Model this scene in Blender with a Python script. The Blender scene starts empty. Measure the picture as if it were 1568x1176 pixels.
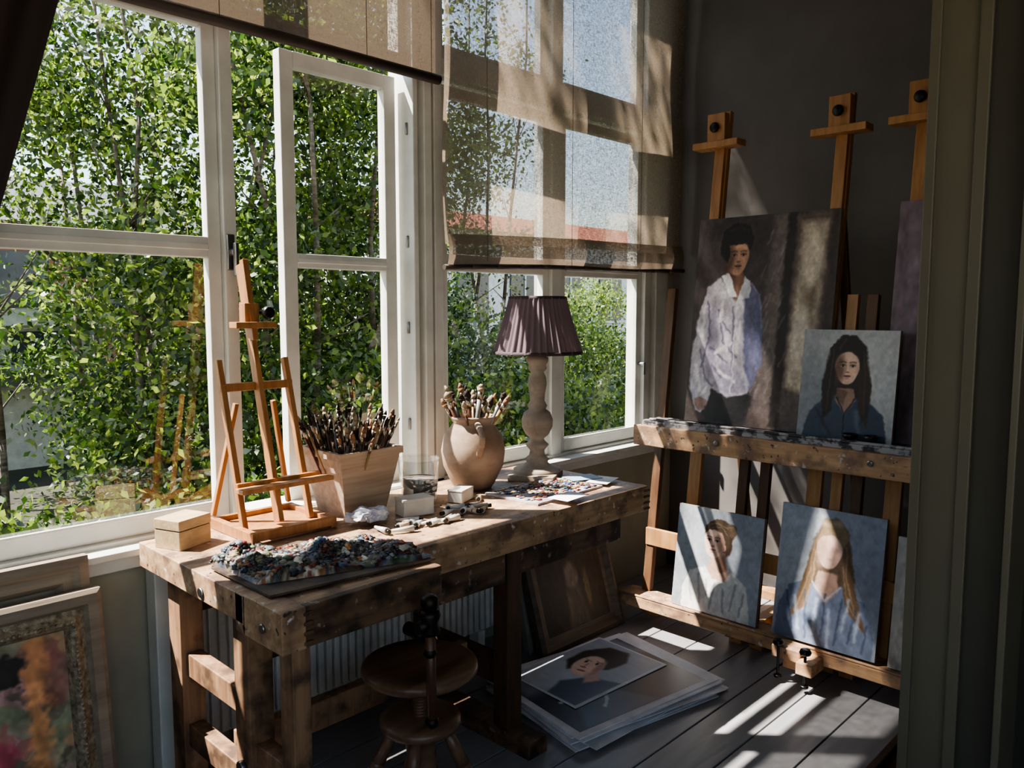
import bpy, math, random
import numpy as np
from mathutils import Vector, Matrix
random.seed(7); RNG=np.random.RandomState(11)
S=bpy.context.scene
def lin(c): return tuple((max(0,x))**2.2 for x in c)
# ---------------------------------------------------------------- materials
def newmat(name):
    m=bpy.data.materials.new(name); m.use_nodes=True
    nt=m.node_tree; nt.nodes.clear()
    out=nt.nodes.new('ShaderNodeOutputMaterial')
    return m,nt,out
def mat(name,c,rough=.6,c2=None,scale=(8,8,8),metal=0,bump=0,detail=4,lo=.35,hi=.65,spec=.5,bs=None):
    m,nt,out=newmat(name); N=nt.nodes.new; L=nt.links.new
    p=N('ShaderNodeBsdfPrincipled'); p.inputs['Roughness'].default_value=rough
    p.inputs['Metallic'].default_value=metal
    p.inputs['Specular IOR Level'].default_value=spec
    c2=c2 or tuple(x*.86 for x in c)
    tc=N('ShaderNodeTexCoord'); mp=N('ShaderNodeMapping'); mp.inputs['Scale'].default_value=scale
    nz=N('ShaderNodeTexNoise'); nz.inputs['Scale'].default_value=1; nz.inputs['Detail'].default_value=detail
    nz.inputs['Roughness'].default_value=.6
    cr=N('ShaderNodeValToRGB'); cr.color_ramp.elements[0].position=lo; cr.color_ramp.elements[1].position=hi
    cr.color_ramp.elements[0].color=(*lin(c2),1); cr.color_ramp.elements[1].color=(*lin(c),1)
    L(tc.outputs['Object'],mp.inputs[0]); L(mp.outputs[0],nz.inputs[0]); L(nz.outputs[0],cr.inputs[0])
    L(cr.outputs[0],p.inputs['Base Color']); L(p.outputs[0],out.inputs[0])
    if bump:
        b=N('ShaderNodeBump'); b.inputs['Strength'].default_value=bump; b.inputs['Distance'].default_value=.01
        L(nz.outputs[0],b.inputs['Height']); L(b.outputs[0],p.inputs['Normal'])
    return m
def wood(name,c,c2,axis='X',k=1,rough=.55,stain=None,bump=.15,stain2=None,stain3=None):
    sc={'X':(3,38,38),'Y':(38,3,38),'Z':(38,38,3)}[axis]
    m=mat(name,c,rough,c2,tuple(x*k for x in sc),bump=bump,lo=.3,hi=.7)
    nt=m.node_tree; N=nt.nodes.new; L=nt.links.new
    p=[n for n in nt.nodes if n.type=='BSDF_PRINCIPLED'][0]
    for (st,scl,a,bb,off) in ((stain,11,.46,.62,0),(stain3,48,.64,.70,9),(stain2,34,.64,.69,5)):
        if not st: continue
        src=p.inputs['Base Color'].links[0].from_socket
        tc=N('ShaderNodeTexCoord'); mpp=N('ShaderNodeMapping'); mpp.inputs['Location'].default_value=(off,off,0)
        nz=N('ShaderNodeTexNoise'); nz.inputs['Scale'].default_value=scl; nz.inputs['Detail'].default_value=6
        cr=N('ShaderNodeValToRGB'); cr.color_ramp.elements[0].position=a; cr.color_ramp.elements[1].position=bb
        mx=N('ShaderNodeMix'); mx.data_type='RGBA'
        L(tc.outputs['Object'],mpp.inputs[0]); L(mpp.outputs[0],nz.inputs[0]); L(nz.outputs[0],cr.inputs[0]); L(cr.outputs[0],mx.inputs[0])
        L(src,mx.inputs[6]); mx.inputs[7].default_value=(*lin(st),1); L(mx.outputs[2],p.inputs['Base Color'])
    return m
def vcol(name,rough=.5,bump=.3,sc=60):
    m,nt,out=newmat(name); N=nt.nodes.new; L=nt.links.new
    p=N('ShaderNodeBsdfPrincipled'); p.inputs['Roughness'].default_value=rough
    a=N('ShaderNodeVertexColor'); a.layer_name='Col'; L(a.outputs[0],p.inputs['Base Color'])
    tc=N('ShaderNodeTexCoord'); nz=N('ShaderNodeTexNoise'); nz.inputs['Scale'].default_value=sc; nz.inputs['Detail'].default_value=5
    b=N('ShaderNodeBump'); b.inputs['Strength'].default_value=bump; b.inputs['Distance'].default_value=.003
    L(tc.outputs['Object'],nz.inputs[0]); L(nz.outputs[0],b.inputs['Height']); L(b.outputs[0],p.inputs['Normal'])
    L(p.outputs[0],out.inputs[0]); return m
def leafmat(name,c,tr):
    m,nt,out=newmat(name); N=nt.nodes.new; L=nt.links.new
    p=N('ShaderNodeBsdfPrincipled'); p.inputs['Base Color'].default_value=(*lin(c),1); p.inputs['Roughness'].default_value=.36
    t=N('ShaderNodeBsdfTranslucent'); t.inputs[0].default_value=(*lin(tr),1)
    mx=N('ShaderNodeMixShader'); mx.inputs[0].default_value=.5
    L(p.outputs[0],mx.inputs[1]); L(t.outputs[0],mx.inputs[2]); L(mx.outputs[0],out.inputs[0]); return m
def fabric(name,c,transp,transl,weave=260,c_tr=None):
    m,nt,out=newmat(name); N=nt.nodes.new; L=nt.links.new
    d=N('ShaderNodeBsdfDiffuse'); d.inputs[0].default_value=(*lin(c),1)
    t=N('ShaderNodeBsdfTranslucent'); t.inputs[0].default_value=(*lin(c_tr or c),1)
    m1=N('ShaderNodeMixShader'); m1.inputs[0].default_value=transl
    tp=N('ShaderNodeBsdfTransparent'); m2=N('ShaderNodeMixShader')
    tc=N('ShaderNodeTexCoord'); mp=N('ShaderNodeMapping'); mp.inputs['Scale'].default_value=(1,1,.22)
    nz=N('ShaderNodeTexNoise'); nz.inputs['Scale'].default_value=weave; nz.inputs['Detail'].default_value=2
    mp2=N('ShaderNodeMapping'); mp2.inputs['Scale'].default_value=(.22,1,1)
    nz2=N('ShaderNodeTexNoise'); nz2.inputs['Scale'].default_value=weave; nz2.inputs['Detail'].default_value=2
    ad=N('ShaderNodeMath'); ad.operation='ADD'
    mr=N('ShaderNodeMapRange'); mr.inputs[1].default_value=.8; mr.inputs[2].default_value=1.2
    mr.inputs[3].default_value=max(0,transp-.15); mr.inputs[4].default_value=transp+.15
    L(tc.outputs['Object'],mp.inputs[0]); L(mp.outputs[0],nz.inputs[0]); L(tc.outputs['Object'],mp2.inputs[0]); L(mp2.outputs[0],nz2.inputs[0])
    L(nz.outputs[0],ad.inputs[0]); L(nz2.outputs[0],ad.inputs[1]); L(ad.outputs[0],mr.inputs[0])
    L(d.outputs[0],m1.inputs[1]); L(t.outputs[0],m1.inputs[2])
    if transp>0: L(mr.outputs[0],m2.inputs[0])
    else: m2.inputs[0].default_value=0
    L(m1.outputs[0],m2.inputs[1]); L(tp.outputs[0],m2.inputs[2]); L(m2.outputs[0],out.inputs[0]); return m
def glassmat(name,tint=(1,1,1),base=.05,amp=.6,pw=4):
    m,nt,out=newmat(name); N=nt.nodes.new; L=nt.links.new
    tp=N('ShaderNodeBsdfTransparent'); tp.inputs[0].default_value=(*tint,1)
    g=N('ShaderNodeBsdfGlossy'); g.inputs['Roughness'].default_value=.0
    lw=N('ShaderNodeLayerWeight'); lw.inputs[0].default_value=.5
    pp=N('ShaderNodeMath'); pp.operation='POWER'; pp.inputs[1].default_value=pw
    ma=N('ShaderNodeMath'); ma.operation='MULTIPLY_ADD'; ma.inputs[1].default_value=amp; ma.inputs[2].default_value=base
    L(lw.outputs['Facing'],pp.inputs[0]); L(pp.outputs[0],ma.inputs[0])
    mx=N('ShaderNodeMixShader'); L(ma.outputs[0],mx.inputs[0]); L(tp.outputs[0],mx.inputs[1]); L(g.outputs[0],mx.inputs[2])
    L(mx.outputs[0],out.inputs[0]); return m
# ---------------------------------------------------------------- mesh builder
class MB:
    def __init__(s): s.v=[];s.f=[];s.m=[];s.sm=[];s.c={}
    def add(s,vs,fs,m=0,sm=False):
        o=len(s.v); s.v+= [tuple(v) for v in vs]
        for f in fs: s.f.append(tuple(i+o for i in f)); s.m.append(m); s.sm.append(sm)
        return o
    def box(s,c,size,m=0,R=None):
        hx,hy,hz=[x/2 for x in size]; vs=[]
        for x in(-hx,hx):
            for y in(-hy,hy):
                for z in(-hz,hz):
                    p=Vector((x,y,z)); p=(R@p) if R is not None else p; vs.append(p+Vector(c))
        s.add(vs,[(0,1,3,2),(4,6,7,5),(0,4,5,1),(2,3,7,6),(0,2,6,4),(1,5,7,3)],m)
    def bb(s,x0,x1,y0,y1,z0,z1,m=0): s.box(((x0+x1)/2,(y0+y1)/2,(z0+z1)/2),(x1-x0,y1-y0,z1-z0),m)
    def beam(s,p0,p1,w,d,m=0,ref=(1,0,0)):
        p0=Vector(p0);p1=Vector(p1); z=(p1-p0); l=z.length; z.normalize(); r=Vector(ref)
        x=(r-z*r.dot(z)); 
        if x.length<1e-4: x=z.orthogonal()
        x.normalize(); y=z.cross(x); R=Matrix((x,y,z)).transposed()
        s.box((p0+p1)/2,(d,w,l),m,R)
    def cyl(s,p0,p1,r0,r1=None,n=14,m=0,sm=True):
        r1=r0 if r1 is None else r1
        p0=Vector(p0);p1=Vector(p1); z=(p1-p0).normalized(); x=z.orthogonal().normalized(); y=z.cross(x)
        vs=[]
        for p,r in((p0,r0),(p1,r1)):
            for i in range(n):
                a=2*math.pi*i/n; vs.append(p+x*(r*math.cos(a))+y*(r*math.sin(a)))
        o=s.add(vs,[(i,(i+1)%n,n+(i+1)%n,n+i) for i in range(n)],m,sm)
        for b in(tuple(o+i for i in reversed(range(n))),tuple(o+n+i for i in range(n))):
            s.f.append(b);s.m.append(m);s.sm.append(False)
    def lathe(s,prof,c,n=32,m=0,mod=None,R=None,sm=True):
        vs=[];fs=[]
        for k,(r,z) in enumerate(prof):
            for i in range(n):
                a=2*math.pi*i/n; rr=r*(mod(a,z) if mod else 1)
                p=Vector((rr*math.cos(a),rr*math.sin(a),z)); p=(R@p) if R is not None else p
                vs.append(p+Vector(c))
        for k in range(len(prof)-1):
            for i in range(n):
                j=(i+1)%n; fs.append((k*n+i,k*n+j,(k+1)*n+j,(k+1)*n+i))
        s.add(vs,fs,m,sm)
    def blob(s,c,r,m=0,j=.25,sq=(1,1,1),sm=True,lo=False):
        t=(1+5**.5)/2
        V=[(-1,t,0),(1,t,0),(-1,-t,0),(1,-t,0),(0,-1,t),(0,1,t),(0,-1,-t),(0,1,-t),(t,0,-1),(t,0,1),(-t,0,-1),(-t,0,1)]
        F=[(0,11,5),(0,5,1),(0,1,7),(0,7,10),(0,10,11),(1,5,9),(5,11,4),(11,10,2),(10,7,6),(7,1,8),(3,9,4),(3,4,2),(3,2,6),(3,6,8),(3,8,9),(4,9,5),(2,4,11),(6,2,10),(8,6,7),(9,8,1)]
        V=[Vector(v).normalized() for v in V]; cache={}; F2=[]
        def mid(a,b):
            k=(min(a,b),max(a,b))
            if k not in cache: V.append((V[a]+V[b]).normalized()); cache[k]=len(V)-1
            return cache[k]
        if lo: F2=F
        else:
            for a,b,d in F:
                x,y,z=mid(a,b),mid(b,d),mid(d,a); F2+=[(a,x,z),(b,y,x),(d,z,y),(x,y,z)]
        vs=[]
        for v in V:
            q=r*(1+random.uniform(-j,j)); vs.append((c[0]+v.x*q*sq[0],c[1]+v.y*q*sq[1],c[2]+v.z*q*sq[2]))
        return s.add(vs,F2,m,sm)
    def tube(s,pts,r,n=8,m=0):
        for a,b in zip(pts[:-1],pts[1:]): s.cyl(a,b,r,r,n,m)
    def sheet(s,fn,nu,nv,m=0,sm=True):
        vs=[fn(i/nu,j/nv) for j in range(nv+1) for i in range(nu+1)]
        w=nu+1
        return s.add(vs,[(j*w+i,j*w+i+1,(j+1)*w+i+1,(j+1)*w+i) for j in range(nv) for i in range(nu)],m,sm)
    def paint(s,o,u,v,w,h,C,m=0):
        ny,nx=C.shape[:2]; o=Vector(o);u=Vector(u).normalized();v=Vector(v).normalized()
        vs=[o+u*(w*i/(nx-1))+v*(h*j/(ny-1)) for j in range(ny) for i in range(nx)]
        b=s.add(vs,[(j*nx+i,j*nx+i+1,(j+1)*nx+i+1,(j+1)*nx+i) for j in range(ny-1) for i in range(nx-1)],m)
        s.c[b]=C.reshape(-1,3)
    def frame(s,o,u,v,w,h,fw,prof,m=0):
        o=Vector(o);u=Vector(u).normalized();v=Vector(v).normalized();n=u.cross(v)
        for k in range(len(prof)-1):
            R=[]
            for t,hh in(prof[k],prof[k+1]):
                i=t*fw; R.append([o+u*i+v*i+n*hh,o+u*(w-i)+v*i+n*hh,o+u*(w-i)+v*(h-i)+n*hh,o+u*i+v*(h-i)+n*hh])
            mm=m[k] if isinstance(m,(list,tuple)) else m
            s.add(R[0]+R[1],[(i,(i+1)%4,4+(i+1)%4,4+i) for i in range(4)],mm)
    def build(s,name,mats,bevel=0,solid=0,parent=None):
        me=bpy.data.meshes.new(name); me.from_pydata(s.v,[],s.f)
        if not isinstance(mats,(list,tuple)): mats=[mats]
        for mm in mats: me.materials.append(mm)
        me.polygons.foreach_set('material_index',s.m); me.polygons.foreach_set('use_smooth',s.sm)
        if s.c:
            a=me.color_attributes.new('Col','FLOAT_COLOR','POINT'); arr=np.ones((len(s.v),4),dtype=np.float32)
            for b,C in s.c.items(): arr[b:b+len(C),:3]=C
            a.data.foreach_set('color',arr.ravel())
        me.update(); o=bpy.data.objects.new(name,me); S.collection.objects.link(o)
        if bevel:
            md=o.modifiers.new('bevel','BEVEL'); md.width=bevel; md.segments=2; md.limit_method='ANGLE'; md.angle_limit=math.radians(50)
        if solid:
            md=o.modifiers.new('solid','SOLIDIFY'); md.thickness=solid
        if parent: o.parent=parent
        return o
# ---------------------------------------------------------------- procedural painter
_g=np.random.RandomState(3).rand(64,64)
def vn(x,y,sd=0):
    x=x+sd*7.13; y=y+sd*3.71
    xi=np.floor(x).astype(int); yi=np.floor(y).astype(int); fx=x-xi; fy=y-yi
    fx=fx*fx*(3-2*fx); fy=fy*fy*(3-2*fy)
    g=lambda a,b:_g[a%64,b%64]
    return (g(xi,yi)*(1-fx)+g(xi+1,yi)*fx)*(1-fy)+(g(xi,yi+1)*(1-fx)+g(xi+1,yi+1)*fx)*fy
class Art:
    def __init__(s,nx,asp,bg,warp=.02,sd=1):
        s.asp=asp; ny=int(nx*asp); s.X0,s.Y0=np.meshgrid(np.linspace(0,1,nx),np.linspace(0,asp,ny))
        s.X=s.X0+warp*(vn(s.X0*22,s.Y0*22,sd)-.5)+warp*.7*(vn(s.X0*50,s.Y0*50,sd+3)-.5)
        s.Y=s.Y0+warp*(vn(s.X0*22,s.Y0*22,sd+5)-.5)+warp*.7*(vn(s.X0*50,s.Y0*50,sd+8)-.5)
        s.C=np.zeros((ny,nx,3)); s.C[:]=bg; s.sd=sd
    def put(s,m,c,op=1):
        m=(m*op)[...,None]; s.C=s.C*(1-m)+np.array(c)*m
    def ell(s,cx,cy,rx,ry,c,soft=.15,rot=0,op=1):
        x=s.X-cx;y=s.Y-cy;ca,sa=math.cos(rot),math.sin(rot)
        d=np.sqrt(((x*ca+y*sa)/rx)**2+((-x*sa+y*ca)/ry)**2); s.put(np.clip((1-d)/soft+.5,0,1),c,op)
    def poly(s,P,c,soft=.012,op=1):
        ins=np.zeros(s.X.shape,bool); D=np.full(s.X.shape,9.)
        for (x0,y0),(x1,y1) in zip(P,P[1:]+P[:1]):
            cond=((y0>s.Y)!=(y1>s.Y)); xi=(x1-x0)*(s.Y-y0)/((y1-y0) if y1!=y0 else 1e-9)+x0
            ins^=cond&(s.X<xi); D=np.minimum(D,s._seg(x0,y0,x1,y1))
        s.put(np.clip(np.where(ins,D,-D)/soft+.5,0,1),c,op)
    def _seg(s,x0,y0,x1,y1):
        dx,dy=x1-x0,y1-y0; t=np.clip(((s.X-x0)*dx+(s.Y-y0)*dy)/(dx*dx+dy*dy+1e-9),0,1)
        return np.hypot(s.X-x0-t*dx,s.Y-y0-t*dy)
    def line(s,P,w,c,op=1,soft=.01):
        D=np.full(s.X.shape,9.)
        for (a,b),(d,e) in zip(P[:-1],P[1:]): D=np.minimum(D,s._seg(a,b,d,e))
        s.put(np.clip((w/2-D)/soft+.5,0,1),c,op)
    def brush(s,amt=.12,fx=30,fy=12,sd=0):
        n=vn(s.X0*fx+s.Y0*4,s.Y0*fy-s.X0*6,sd+s.sd)*.6+vn(s.X0*fx*2.3,s.Y0*fy*2.3,sd+9)*.4
        s.C=s.C*(1+amt*2*(n[...,None]-.5))
    def out(s):
        C=np.clip(s.C,0,1); g=C.mean(2,keepdims=True); C=g+(C-g)*.85
        return np.clip(C,0,1)**2.2
    def face(s,cx,cy,r,skin,shade,side=1,lip=(.62,.33,.30),turn=0,feat=1):
        sk=np.array(skin);sh=np.array(shade); W=s.X,s.Y; k0=.2
        s.X=s.X0*(1-k0)+s.X*k0; s.Y=s.Y0*(1-k0)+s.Y*k0
        s.ell(cx,cy+.12*r,r,r*1.18,skin,.12); s.ell(cx+turn*r*.3,cy-.35*r,r*.80,r*1.02,skin,.12)
        s.ell(cx-side*r*.66,cy-.05*r,r*.45,r*1.15,shade,.8,0,.8)
        s.ell(cx+side*r*.30,cy+.78*r,r*.5,r*.30,np.minimum(sk*1.10,1),.8,0,.7)
        s.ell(cx+side*r*.42,cy-.22*r,r*.28,r*.3,np.minimum(sk*1.08,1)*np.array((1,.95,.93)),.8,0,.7)
        if feat:
            k=cx+turn*r
            for e in(-1,1):
                ex=k+e*.40*r
                s.ell(ex,cy+.20*r,.27*r,.19*r,sk*.72,.8,0,.65)
                s.ell(ex,cy+.15*r,.17*r,.085*r,(.75,.70,.66),.5,0,.55)
                s.ell(ex,cy+.15*r,.095*r,.09*r,(.13,.09,.08),.4,0,.95)
                s.line([(ex-.2*r,cy+.20*r),(ex,cy+.26*r),(ex+.2*r,cy+.19*r)],.05*r,(.15,.10,.08),.85,.012)
                s.line([(ex-.24*r,cy+.42*r),(ex,cy+.49*r),(ex+.22*r,cy+.43*r)],.075*r,sh*.6,.8,.016)
            s.line([(k-side*.12*r,cy+.15*r),(k-side*.16*r,cy-.28*r)],.09*r,sk*.72,.7,.016)
            s.line([(k+side*.02*r,cy+.15*r),(k+side*.02*r,cy-.25*r)],.06*r,np.minimum(sk*1.14,1),.6,.014)
            s.ell(k,cy-.36*r,.18*r,.07*r,sk*.58,.7,0,.85)
            s.ell(k,cy-.68*r,.28*r,.105*r,lip,.4,0,.9)
            s.line([(k-.27*r,cy-.66*r),(k,cy-.68*r),(k+.27*r,cy-.66*r)],.035*r,np.array(lip)*.45,.9,.01)
            s.ell(k,cy-.88*r,.2*r,.07*r,sk*.70,.8,0,.6)
        s.X,s.Y=W
# ---------------------------------------------------------------- materials list
M_white=mat('painted_white_frame',(.84,.84,.82),.4,(.78,.78,.76))
M_wallw=mat('wall_cream_grey',(.64,.62,.55),.8,(.58,.56,.50),(3,3,3))
M_wallr=mat('wall_taupe_grey',(.43,.415,.405),.5,(.39,.375,.365),(2,2,2),bump=.03)
M_ceil=mat('ceiling_paint',(.80,.78,.75),.9)
M_glass=glassmat('window_glass',base=.12)
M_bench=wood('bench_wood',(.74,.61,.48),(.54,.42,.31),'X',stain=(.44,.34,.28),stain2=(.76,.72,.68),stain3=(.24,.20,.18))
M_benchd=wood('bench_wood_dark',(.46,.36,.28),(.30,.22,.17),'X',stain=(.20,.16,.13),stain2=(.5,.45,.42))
M_leg=wood('bench_leg_wood',(.64,.50,.38),(.44,.33,.25),'Z',stain=(.32,.25,.20))
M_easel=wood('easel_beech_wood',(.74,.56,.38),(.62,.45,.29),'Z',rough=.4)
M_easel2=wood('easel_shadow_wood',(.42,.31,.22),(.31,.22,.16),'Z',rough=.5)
M_shelf=wood('shelf_pine_wood',(.78,.63,.48),(.60,.46,.34),'Y',stain=(.50,.40,.33),stain2=(.7,.68,.66),stain3=(.30,.25,.22))
M_tray=mat('paint_stained_tray',(.60,.59,.60),.6,(.24,.22,.23),(25,18,25),lo=.45,hi=.55)
M_small=wood('tabletop_easel_wood',(.70,.50,.32),(.54,.36,.22),'Z',rough=.4)
M_black=mat('black_plastic',(.05,.05,.05),.35)
M_iron=mat('dark_iron',(.20,.18,.17),.45,metal=.8)
M_steel=mat('steel_bolt',(.6,.6,.6),.35,metal=1)
M_canvas=mat('canvas_edge',(.62,.58,.52),.85)
M_paint=vcol('oil_paint',.5,.3)
M_photo=vcol('printed_paper',.35,.05)
M_paper=mat('paper_white',(.88,.88,.90),.6)
# ---------------------------------------------------------------- room shell
XW=3.95; YW=2.55; ZC=3.75; ZT=3.45
def shell(name,boxes,m):
    b=MB()
    for q in boxes: b.bb(*q)
    return b.build(name,m)
shell('wall_window',[(-1.4,XW+.2,YW,YW+.2,-.1,.745),(-1.4,XW+.2,YW,YW+.2,ZT,ZC),(-1.4,.2,YW,YW+.2,.745,ZT),(3.88,XW+.2,YW,YW+.2,.745,ZT)],M_wallw)
shell('wall_right',[(XW,XW+.2,-1.4,YW,-.1,ZC)],M_wallr)
shell('wall_left',[(-1.6,-1.4,-1.6,-1.0,-.1,ZC),(-1.6,-1.4,.5,YW+.2,-.1,ZC),(-1.6,-1.4,-1.0,.5,-.1,.8),(-1.6,-1.4,-1.0,.5,2.5,ZC)],M_wallw)  # unseen wall, with an opening added so sun bounces in as fill
shell('wall_back',[(-1.4,-1.2,-1.6,-1.4,-.1,ZC),(1.0,XW+.2,-1.6,-1.4,-.1,ZC),(-1.2,1.0,-1.6,-1.4,-.1,.7),(-1.2,1.0,-1.6,-1.4,2.7,ZC)],M_wallw)  # unseen wall, with an opening added to admit sky fill light
shell('ceiling',[(-1.6,XW+.2,-1.6,YW+.2,ZC,ZC+.1)],M_ceil)
b=MB()
for x in(-1.2,-.1,.94): b.bb(x,x+.06,-1.53,-1.47,.7,2.7)
for z in(.7,2.0,2.64): b.bb(-1.2,1.0,-1.53,-1.47,z,z+.06)
b.build('added_fill_window_back',M_white,bevel=.003)  # frame for the made-up rear opening that brightens the room
b=MB()
for y in(-1.0,-.28,.44): b.bb(-1.53,-1.47,y,y+.06,.8,2.5)
for z in(.8,2.44): b.bb(-1.53,-1.47,-1.0,.5,z,z+.06)
b.build('added_fill_window_left',M_white,bevel=.003)  # frame for the made-up left opening, added to strengthen bounce light
M_jamb=mat('jamb_paint',(.375,.35,.295),.5,(.345,.32,.27),(2,2,2))
b=MB(); b.bb(1.93,XW,.40,.56,0,ZC); b.build('wall_partition',mat('partition_paint',(.30,.285,.25),.6,(.28,.265,.23),(2,2,2)))
b=MB(); b.bb(1.90,1.93,.492,.5755,0,ZC); b.bb(1.892,1.93,.568,.59,0,ZC); b.bb(1.888,2.03,.385,.40,0,ZC); b.bb(1.89,1.90,.47,.495,0,ZC)
b.build('trim_1',M_jamb,bevel=.003)
b=MB(); b.bb(2.2,2.96,.60,.86,.0,.045); b.bb(2.2,2.96,.835,.862,.0,.07)
b.build('trim_2',wood('step_wood',(.36,.26,.19),(.24,.16,.11),'X'),bevel=.004)
b=MB(); b.bb(.945,.99,2.46,2.53,0,.70); b.build('trim_5',M_white,bevel=.004)
m,nt,out=newmat('floor_painted_boards'); N=nt.nodes.new; L=nt.links.new
p=N('ShaderNodeBsdfPrincipled'); p.inputs['Roughness'].default_value=.36
tc=N('ShaderNodeTexCoord'); mp=N('ShaderNodeMapping'); mp.inputs['Scale'].default_value=(2,16,4); nz=N('ShaderNodeTexNoise'); nz.inputs['Scale'].default_value=2; nz.inputs['Detail'].default_value=6
cr=N('ShaderNodeValToRGB'); cr.color_ramp.elements[0].color=(*lin((.46,.46,.47)),1); cr.color_ramp.elements[1].color=(*lin((.57,.57,.585)),1)
L(tc.outputs['Object'],mp.inputs[0]);L(mp.outputs[0],nz.inputs[0]);L(nz.outputs[0],cr.inputs[0]);L(cr.outputs[0],p.inputs['Base Color']);L(p.outputs[0],out.inputs[0])
bp=N('ShaderNodeBump'); bp.inputs['Strength'].default_value=.2; bp.inputs['Distance'].default_value=.01; L(nz.outputs[0],bp.inputs['Height']); L(bp.outputs[0],p.inputs['Normal'])
M_floor=m
b=MB(); b.bb(-1.4,XW,-1.4,YW,-.1,-.012,1)
y=-1.4
while y<YW:
    b.bb(-1.4,XW,y+.003,min(y+.19,YW)-.003,-.012,0,0); y+=.19
b.build('floor',[M_floor,mat('floor_gap',(.08,.08,.08),.9)],bevel=.002)
b=MB(); b.bb(3.93,XW,.56,YW,0,.12); b.build('baseboard_right',mat('baseboard_paint',(.34,.33,.33),.5),bevel=.004)
b=MB(); b.bb(-1.4,.70,2.53,YW,0,.12); b.build('baseboard_window',M_wallw,bevel=.004)
# ---------------------------------------------------------------- windows
def sash(b,x0,x1,z0,z1,y,fw=.045,d=.04,bars=(),glass=True,bot=.055,bw=.03):
    b.bb(x0,x0+fw,y-d/2,y+d/2,z0,z1,0); b.bb(x1-fw,x1,y-d/2,y+d/2,z0,z1,0)
    b.bb(x0+fw,x1-fw,y-d/2,y+d/2,z1-fw,z1,0); b.bb(x0+fw,x1-fw,y-d/2,y+d/2,z0,z0+bot,0)
    b.bb(x0+fw,x1-fw,y-d/2-.008,y-d/2+.008,z0+bot,z0+bot+.012,0)
    for z in bars: b.bb(x0+fw,x1-fw,y-d/2-.002,y+d/2+.002,z-bw,z+bw,0); b.bb(x0+fw,x1-fw,y-d/2-.01,y-d/2,z-bw*.3,z+bw*.3,0)
    if glass: b.add([(x0+fw,y,z0+bot),(x1-fw,y,z0+bot),(x1-fw,y,z1-fw),(x0+fw,y,z1-fw)],[(0,1,2,3)],1)
WM=[M_white,M_glass,M_steel]; UT=3.42
b=MB(); sash(b,.24,1.255,.785,2.46,2.60,bars=(1.705,),bw=.034)
sash(b,.24,1.255,2.53,UT,2.62)
b.cyl((1.275,2.55,1.69),(1.275,2.52,1.69),.012,.012,10,2); b.beam((1.275,2.515,1.72),(1.275,2.515,1.61),.018,.014,2); b.bb(1.262,1.29,2.549,2.555,1.63,1.75,2)
b.build('window_1',WM,bevel=.003)
b=MB(); sash(b,1.525,2.04,.785,2.43,2.665,.055,.045,bars=(1.68,),bw=.026); sash(b,1.31,2.06,2.49,UT,2.62,.03,.03,bot=.012)
b.build('window_2',WM,bevel=.003)
b=MB(); sash(b,2.215,2.91,.785,2.43,2.60,bars=(1.70,),bw=.036); sash(b,2.215,2.91,2.53,UT,2.62)
b.build('window_3',WM,bevel=.003)
b=MB(); sash(b,2.985,3.68,.785,2.43,2.60,bars=(1.70,),bw=.036); sash(b,2.985,3.68,2.53,UT,2.62)
b.cyl((3.66,2.58,1.2),(3.66,2.54,1.2),.01,.01,10,2); b.bb(3.652,3.668,2.535,2.545,1.14,1.21,2)
b.build('window_4',WM,bevel=.003)
b=MB()
for (x0,x1,y0,y1) in ((.2,.24,2.56,2.7),(1.255,1.30,2.555,2.69),(2.065,2.09,2.56,2.72),(2.09,2.11,2.585,2.70),(2.11,2.15,2.545,2.70),(2.15,2.17,2.58,2.70),(2.17,2.215,2.555,2.70),(2.91,2.985,2.56,2.68),(3.68,3.73,2.555,2.68),(3.73,3.78,2.58,2.68),(3.78,3.90,2.55,2.68)): b.bb(x0,x1,y0,y1,.76,ZT)
b.bb(.2,1.26,2.56,2.70,2.46,2.53); b.bb(2.17,3.88,2.56,2.70,2.46,2.53); b.bb(1.26,2.17,2.60,2.64,2.465,2.49); b.bb(.2,3.88,2.56,2.70,UT-.01,ZT+.01)
b.bb(.2,3.88,2.555,2.74,.745,.785)
for z in(1.0,1.4,1.75,2.2): b.cyl((2.062,2.60,z),(2.062,2.60,z+.05),.007,.007,8,1)
b.build('trim_3',[M_white,M_steel],bevel=.004)
b=MB(); b.bb(.15,3.93,2.475,2.56,.75,.772); b.bb(.15,3.93,2.52,2.56,.70,.75)
b.build('trim_4',M_white,bevel=.004)
# ---------------------------------------------------------------- blinds + curtain
M_bl1=fabric('blind_fabric_dark',(.41,.365,.33),.11,.4,c_tr=(.43,.38,.33))
M_bl2=fabric('blind_fabric_open_weave',(.51,.465,.42),.27,.5,c_tr=(.61,.55,.48))
M_hem=fabric('blind_hem',(.48,.435,.39),.09,.4,c_tr=(.49,.43,.37))
M_cord=mat('cord',(.3,.26,.22),.8)
M_tubeb=mat('blind_tube',(.28,.23,.21),.6)
b=MB()
b.sheet(lambda u,v:(.70+u*1.385,2.44+.006*math.sin(u*9)*(1-v),2.40+v*1.15),30,16,0)
b.cyl((.70,2.44,2.392),(2.10,2.44,2.392),.019,.019,16,1)
for x in(1.2,1.75,2.05): b.cyl((x,2.425,2.39),(x,2.425,3.55),.0012,.0012,6,2)
b.build('roller_blind',[M_bl1,M_tubeb,M_cord])
b=MB()
def zb(u): return 1.672+.05*u+.006*math.sin(u*5)
def f2(u,v):
    z=zb(u)+.09; return (2.135+u*1.735,2.45+.012*math.sin(u*7+v*3)*(1-v)+.01*math.sin(v*11+u*2),z+v*(3.55-z))
b.sheet(f2,50,50,0)
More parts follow.
